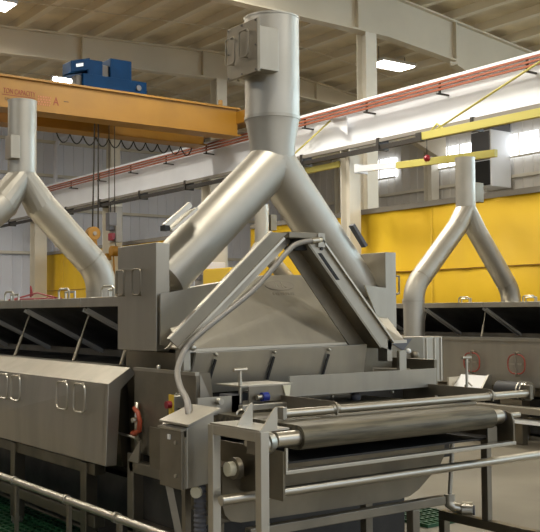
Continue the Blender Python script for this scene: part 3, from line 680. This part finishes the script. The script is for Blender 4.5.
# ================================================================== CONTROL BOXES
t = thing('control_box', 'steel control box with sloping lid beside the stand', 'control box', (2.6, 4.25, 0))
MB().prism([(2.50, 4.12, .83), (2.66, 4.12, .845), (2.66, 4.12, 1.20), (2.50, 4.12, 1.13)], (0, .25, 0)).build('casing', 'steel', t, .004)
MB().prism([(2.485, 4.08, 1.140), (2.675, 4.08, 1.210), (2.675, 4.08, 1.222), (2.485, 4.08, 1.152)], (0, .29, 0)).build('sloping_lid', 'steel', t, .002)
dr = B(2.475, 2.493, 4.13, 4.345, .825, 1.115).build('door', 'dull', t, .003)
B(2.468, 2.496, 4.12, 4.355, 1.115, 1.126).build('door_lip', 'polish', dr)
for zz in (1.055, .89):
    k = MB().cyl((2.476, 4.18, zz), (2.466, 4.18, zz), .010, 10).build('latch', 'polish', dr)
B(2.470, 2.475, 4.235, 4.26, 1.065, 1.09).build('white_label', 'paper', dr)
B(2.49, 2.50, 4.125, 4.15, .83, 1.085).build('hinge', 'polish', dr)
for a, c in (((2.52, 4.34, .84), (2.60, 4.30, .40)), ((2.63, 4.34, .84), (2.63, 4.34, .03))): MB().bar(a, c, .035, .035).build('support_leg', 'dull', t)
MB().bar((2.60, 4.30, .42), (2.60, 4.30, .03), .035, .035).build('support_leg', 'dull', t)
B(2.55, 2.70, 4.26, 4.40, 0, .03).build('foot_plate', 'dull', t)
hp = [(2.62, 4.19, .83-i*.012) for i in range(46)]
MB().tube(hp, [.034 if i % 2 else .028 for i in range(46)], 12).build('ribbed_hose', 'darkunit', t)
MB().cyl((2.59, 4.17, .80), (2.575, 4.16, .80), .03, 12).build('hose_knob', 'cream', t)
t = thing('stop_button_box', 'small steel box with red push button on yellow plate', 'switch box', (2.95, 5.1, 1.1))
B(2.90, 3.0, 4.925, 4.99, 1.105, 1.215).build('casing', 'polish', t, .006)
B(2.888, 2.90, 4.92, 4.965, 1.10, 1.22).build('yellow_plate', 'sign_yellow', t)
k = MB().cyl((2.888, 4.942, 1.162), (2.858, 4.942, 1.162), .022, 16).build('red_button', 'darkred', t)
for yy in (4.94, 4.975): MB().cyl((2.95, yy, 1.215), (2.95, yy, 1.225), .008, 8).build('screw', 'polish', t)
tag(MB().tube(smooth([(2.94, 4.95, 1.11), (2.94, 4.955, 1.06), (2.96, 5.04, 1.07), (2.975, 5.15, 1.04), (2.98, 5.2, .97), (2.98, 5.18, .88), (2.97, 5.08, .82), (2.85, 4.9, .80), (2.70, 4.6, .82), (2.60, 4.38, .86)]), .010, 8).build('red_hose', 'red', pos=(2.95, 5.1, .9)), 'thin red hose looping down beside the control box', 'hose')

# ================================================================== CONVEYOR
t = thing('discharge_conveyor', 'belt conveyor with wide olive roller in the right foreground', 'conveyor', (3.6, 4.1, 0))
C_ = t
nose = MB(); pts = []
for i in range(13): a = -math.pi/2-math.pi*i/12; pts.append((3.78+.060*math.cos(a), 1.082+.060*math.sin(a)))
pts += [(5.05, 1.142), (5.05, 1.022)]
nose.prism([(2.93, y_, z_) for y_, z_ in pts], (1.41, 0, 0)); nose.smooth = True
nose.build('belt', 'belt', t)
for i, x0 in enumerate((2.79, 4.34)):
    r = MB(); r.tube([(x0, 3.78, 1.082), (x0+.15 if i == 0 else x0+.09, 3.78, 1.082)], .038 if i == 0 else .042, 18); r.build('roller_end', 'polish', t)
MB().cyl((2.62, 3.78, 1.082), (4.60, 3.78, 1.082), .016, 12).build('roller_shaft', 'polish', t)
bh = MB().cyl((2.62, 3.70, 1.08), (2.675, 3.70, 1.08), .045, 18).build('bearing_housing', 'polish', t); MB().cyl((2.675, 3.72, 1.08), (2.72, 3.74, 1.08), .055, 16).build('bearing_flange', 'steel', bh)
# side plates
lp = B(2.78, 2.792, 3.70, 5.0, .80, 1.035).build('side_plate', 'trough', t)
rp = MB().prism([(4.452, 3.70, .92), (4.452, 5.0, .92), (4.452, 5.0, 1.115), (4.452, 3.76, 1.115), (4.452, 3.715, 1.10), (4.452, 3.70, 1.06)], (.012, 0, 0)).build('side_plate', 'trough', t)
MB().cyl((4.44, 3.78, 1.082), (4.475, 3.78, 1.082), .034, 16).build('bearing_ring', 'darkunit', rp)
B(4.30, 4.38, 3.76, 3.772, .93, 1.03).build('scraper_bracket', 'dull', t)
B(2.79, 4.465, 3.69, 3.74, .925, .945).build('drip_ledge', 'polish', t, .003)
B(2.79, 2.802, 3.69, 3.70, .945, 1.05).build('ledge_upright', 'polish', t)
B(2.80, 4.45, 4.2, 4.21, .80, 1.02).build('shade_panel', 'soot_shade', t)  # near-black sheet painting in the shade inside the conveyor
B(2.85, 4.42, 3.80, 5.0, .955, .965).build('return_belt', 'soot_shade', t)  # near-black colour carries the shade of the belt opening
# guide bar on its two hooked brackets
MB().cyl((2.98, 3.98, 1.178), (4.93, 3.98, 1.178), .023, 16).build('guide_bar', 'polish', t)
for bx in (3.335, 4.575):
    MB().prism([(bx, 4.62, 1.145), (bx, 4.62, 1.225), (bx, 4.0, 1.222), (bx, 3.965, 1.215), (bx, 3.955, 1.195), (bx, 3.955, 1.15), (bx, 3.972, 1.15), (bx, 3.985, 1.165), (bx, 4.05, 1.172)], (.01, 0, 0)).build('bar_bracket', 'dull', t)
    MB().cyl((bx-.02, 3.98, 1.183), (bx+.03, 3.98, 1.183), .024, 14).build('bar_collar', 'steel', t)
B(2.975, 3.0, 3.955, 4.005, 1.15, 1.215).build('bar_end_block', 'steel', t, .004)
B(4.92, 4.95, 3.95, 4.03, 1.14, 1.23).build('bar_end_block', 'dull', t, .004)
# discharge tray
tr = MB(); tr.prism([(3.43, 4.50, 1.212), (4.65, 4.50, 1.212), (4.65, 4.495, 1.325), (3.43, 4.495, 1.325)], (0, .008, 0)); tr.box(3.43, 4.65, 4.5, 4.98, 1.205, 1.215)
tr = tr.build('discharge_tray', 'steel', t)
B(3.06, 3.43, 4.46, 4.72, 1.282, 1.290).build('side_shelf', 'steel', t)
B(3.11, 3.40, 4.455, 4.463, 1.195, 1.282).build('shelf_front', 'dull', t)
MB().prism([(3.345, 4.445, 1.28), (3.40, 4.445, 1.28), (3.39, 4.445, 1.215), (3.365, 4.445, 1.215)], (0, .012, 0)).build('cream_corner_clip', 'cream', t)
MB().cyl((3.175, 4.42, 1.225), (3.215, 4.42, 1.225), .026, 16).build('blue_knob', 'knobblue', t); MB().cyl((3.14, 4.42, 1.225), (3.175, 4.42, 1.225), .014, 10).build('knob_stem', 'polish', t)
B(3.15, 3.2, 4.42, 4.46, 1.218, 1.232).build('knob_bracket', 'dull', t)
MB().bar((3.03, 4.42, 1.172), (3.36, 4.42, 1.172), .045, .035).build('cross_arm', 'polish', t, .004)
# rear bracket plates left of the tray
B(2.80, 3.08, 4.50, 4.508, 1.135, 1.235).build('rear_plate', 'steel', t); MB().cyl((2.93, 4.50, 1.21), (2.93, 4.46, 1.21), .018, 10).build('plate_knob', 'polish', t)
B(3.02, 3.10, 4.5, 4.62, 1.05, 1.24).build('rear_block', 'darkunit', t, .004)
MB().tube(loop_pts((3.02, 4.40, 1.135), (1, 0, 0), (0, 0, 1), .03, .03, .029), .006, 8, closed=True).build('clip_ring', 'polish', t)
for tx, ty, z0, z1 in ((3.083, 4.50, 1.19, 1.378), (5.00, 4.55, 1.10, 1.382)):
    h = MB().cyl((tx, ty, z0), (tx, ty, z1), .010, 10).build('lift_handle', 'polish', t)
    MB().cyl((tx-.045, ty, z1), (tx+.045, ty, z1), .011, 10).build('crossbar', 'polish', h)
B(4.44, 5.06, 4.52, 4.60, 1.06, 1.11).build('handle_arm', 'dull', t, .004)
MB().ball((4.05, 4.62, 1.165), .035).build('hinge_knuckle', 'darkunit', t)
for xx in (3.55, 3.8, 4.3): MB().ball((xx, 4.55, 1.185), .012).build('bolt', 'polish', t)
# square tube stand on the left
st = thing('roller_stand', 'square tube steel stand holding the left end of the roller', 'stand', (2.6, 3.76, 0))
for yy in (3.56, 3.96): B(2.55, 2.597, yy, yy+.047, .012, 1.158).build('post', 'polish', st, .004)
for yy in (3.56, 3.96): B(2.51, 2.645, yy-.04, yy+.095, 0, .012).build('foot_plate', 'polish', st)
B(2.55, 2.597, 3.607, 3.96, 1.11, 1.158).build('top_bar', 'polish', st, .004)
B(2.55, 2.72, 3.57, 3.985, 1.158, 1.166).build('top_plate', 'polish', st)
for yy, dx in ((3.562, 0), (3.80, .03)): MB().prism([(2.555+dx, yy, 1.166), (2.645+dx, yy, 1.166), (2.645+dx, yy, 1.268), (2.63+dx, yy, 1.262)], (0, .008, 0)).build('gusset', 'polish', st)
B(2.597, 2.63, 3.63, 3.74, 1.04, 1.12).build('bearing_mount', 'dull', st, .003)
B(2.597, 2.64, 3.75, 3.95, 1.13, 1.158).build('side_bar', 'polish', st, .003)
# catch tank under the conveyor
ck = thing('catch_tank', 'dark steel catch tank with rounded corners under the conveyor', 'tank', (3.5, 4.5, 0))
prof = [(2.67, .93), (2.67, .74), (2.685, .69), (2.72, .655), (2.78, .64), (3.88, .625), (3.97, .635), (4.04, .665), (4.22, .79), (4.255, .84), (4.26, .93)]
MB().prism([(a, 4.06, z) for a, z in prof], (0, .40, 0)).build('tank_shell', 'trough', ck)
B(2.80, 4.20, 4.0, 4.055, .565, .615).build('support_beam', 'dull', ck, .004)
B(2.80, 4.20, 4.40, 4.455, .565, .615).build('support_beam', 'dull', ck, .004)
MB().cyl((2.70, 4.01, .925), (2.665, 4.01, .925), .036, 16).build('port_cap', 'cream', ck); MB().cyl((2.73, 4.01, .925), (2.70, 4.01, .925), .055, 16).build('port_flange', 'dull', ck); B(2.705, 2.76, 4.0, 4.06, .88, .93).build('port_bracket', 'trough', ck)
for xx, yy in ((2.85, 4.0), (3.93, 4.0), (2.85, 4.40), (3.93, 4.40)): B(xx, xx+.055, yy, yy+.055, 0, .565).build('leg', 'dull', ck, .004)
dp = thing('drain_pipe', 'thin drain pipe with round valve below the conveyor end', 'pipe', (4.6, 4.35, .45))
MB().cyl((4.48, 4.2, .93), (4.44, 4.2, .52), .014, 10).build('riser', 'steel', dp)
MB().tube([(4.44, 4.2, .55), (4.44, 4.2, .51), (4.46, 4.18, .49), (4.50, 4.15, .48)], .03, 12).build('elbow', 'polish', dp)
MB().cyl((4.44, 4.2, .53), (4.44, 4.2, .57), .035, 10).build('union_nut', 'steel', dp)
k = MB().cyl((4.50, 4.15, .475), (4.54, 4.10, .475), .05, 18).build('valve_body', 'polish', dp); MB().cyl((4.54, 4.10, .475), (4.548, 4.09, .475), .03, 14).build('valve_bore', 'darkunit', k)
# right support: post and base rail
rs = thing('support_frame', 'slim steel post on a low base rail at the conveyor right end', 'stand', (4.47, 3.9, 0))
B(4.45, 4.49, 3.90, 3.95, .455, .92).build('post', 'dull', rs, .003)
B(4.445, 4.495, 3.3, 4.3, .40, .455).build('base_rail', 'trough', rs, .003)
for yy in (3.3, 4.25): B(4.445, 4.495, yy, yy+.05, 0, .40).build('leg', 'trough', rs, .003)
# long front rail
tag(MB().cyl((2.545, 3.883, .805), (5.3, 3.883, .805), .025, 18).build('front_rail', 'polish', pos=(2.58, 3.887, .813)), 'long round steel rail across the lower front of the conveyor', 'rail')
# left guard rail on clamps
gr = thing('guard_rail', 'low round steel rail along the left fryer above green grating', 'rail', (2.6, 6, 0))
MB().cyl((2.6, 3.4, .52), (2.6, 11.5, .52), .024, 16).build('rail', 'polish', gr)
for yy in (4.3, 5.07, 5.76, 6.64, 7.6, 8.6, 9.6):
    p = B(2.61, 2.63, yy-.02, yy+.02, 0, .50).build('post', 'dull', gr)
    MB().cyl((2.6, yy-.02, .52), (2.6, yy+.02, .52), .031, 16).build('clamp', 'steel', p)

# ================================================================== FLOOR MATS, RIGHT SIDE DETAILS
def grating(x0, x1, y0, y1, label, sx=.06, sy=.10):
    mb = MB(); x = x0
    while x < x1+.001: mb.box(x-.008, x+.008, y0, y1, .004, .03); x += sx
    y = y0
    while y < y1+.001: mb.box(x0, x1, y-.012, y+.012, 0, .026); y += sy
    return tag(mb.build('floor_grating', 'green', pos=(x0, y0, 0)), label, 'floor mat', 'green plastic floor gratings')
grating(1.9, 3.28, 5.3, 11.0, 'green plastic floor grating along the left fryer')
grating(5.5, 6.02, 5.45, 5.95, 'small green grating piece under the conveyor right end')
t = thing('chute', 'white chute with steel end below the right fryer panel', 'chute', (9.9, 8.85, 0))
MB().prism([(9.72, 8.70, .56), (9.72, 9.20, .56), (10.0, 9.20, .83), (10.0, 8.70, .83)], (.012, 0, -.005)).build('chute_plate', 'paper', t)
MB().prism([(9.70, 8.66, .54), (10.0, 8.66, .54), (10.0, 8.66, .85), (9.95, 8.66, .85)], (0, .03, 0)).build('end_plate', 'polish', t); B(9.75, 10.0, 9.20, 9.23, .58, .80).build('end_plate', 'polish', t)
MB().tube([(9.80, 8.95, .62), (9.80, 8.95, .70), (9.80, 8.89, .74), (9.80, 8.83, .70)], .01, 8).build('hook', 'dull', t)
for yy in (8.71, 9.15): B(9.86, 9.92, yy, yy+.05, 0, .66).build('leg', 'dull', t)
t = thing('blower_motor', 'dark round motor with pale rings under the right fryer', 'motor', (9.9, 8.15, 0))
MB().cyl((9.85, 8.41, .68), (9.85, 7.95, .68), .115, 24).build('motor_body', 'black', t)
for yy in (7.99, 8.05, 7.94): MB().tube([(9.85, yy, .68), (9.85, yy-.015, .68)], .122, 24).build('ring', 'polish', t)
B(9.80, 9.90, 8.00, 8.35, 0, .57).build('pedestal', 'trough', t)
t = thing('transfer_bench', 'low steel bench with pale edge below the motor at right', 'bench', (9.9, 8.2, 0))
B(9.70, 10.05, 7.2, 8.95, .40, .47).build('top_beam', 'dull', t, .004) if False else B(9.60, 9.76, 6.8, 8.85, .42, .50).build('top_beam', 'steel', t, .004)
B(9.58, 9.76, 6.8, 8.85, .30, .34).build('lower_ledge', 'paper', t)
for yy in (6.9, 8.75): B(9.64, 9.70, yy, yy+.06, 0, .42).build('leg', 'dull', t)
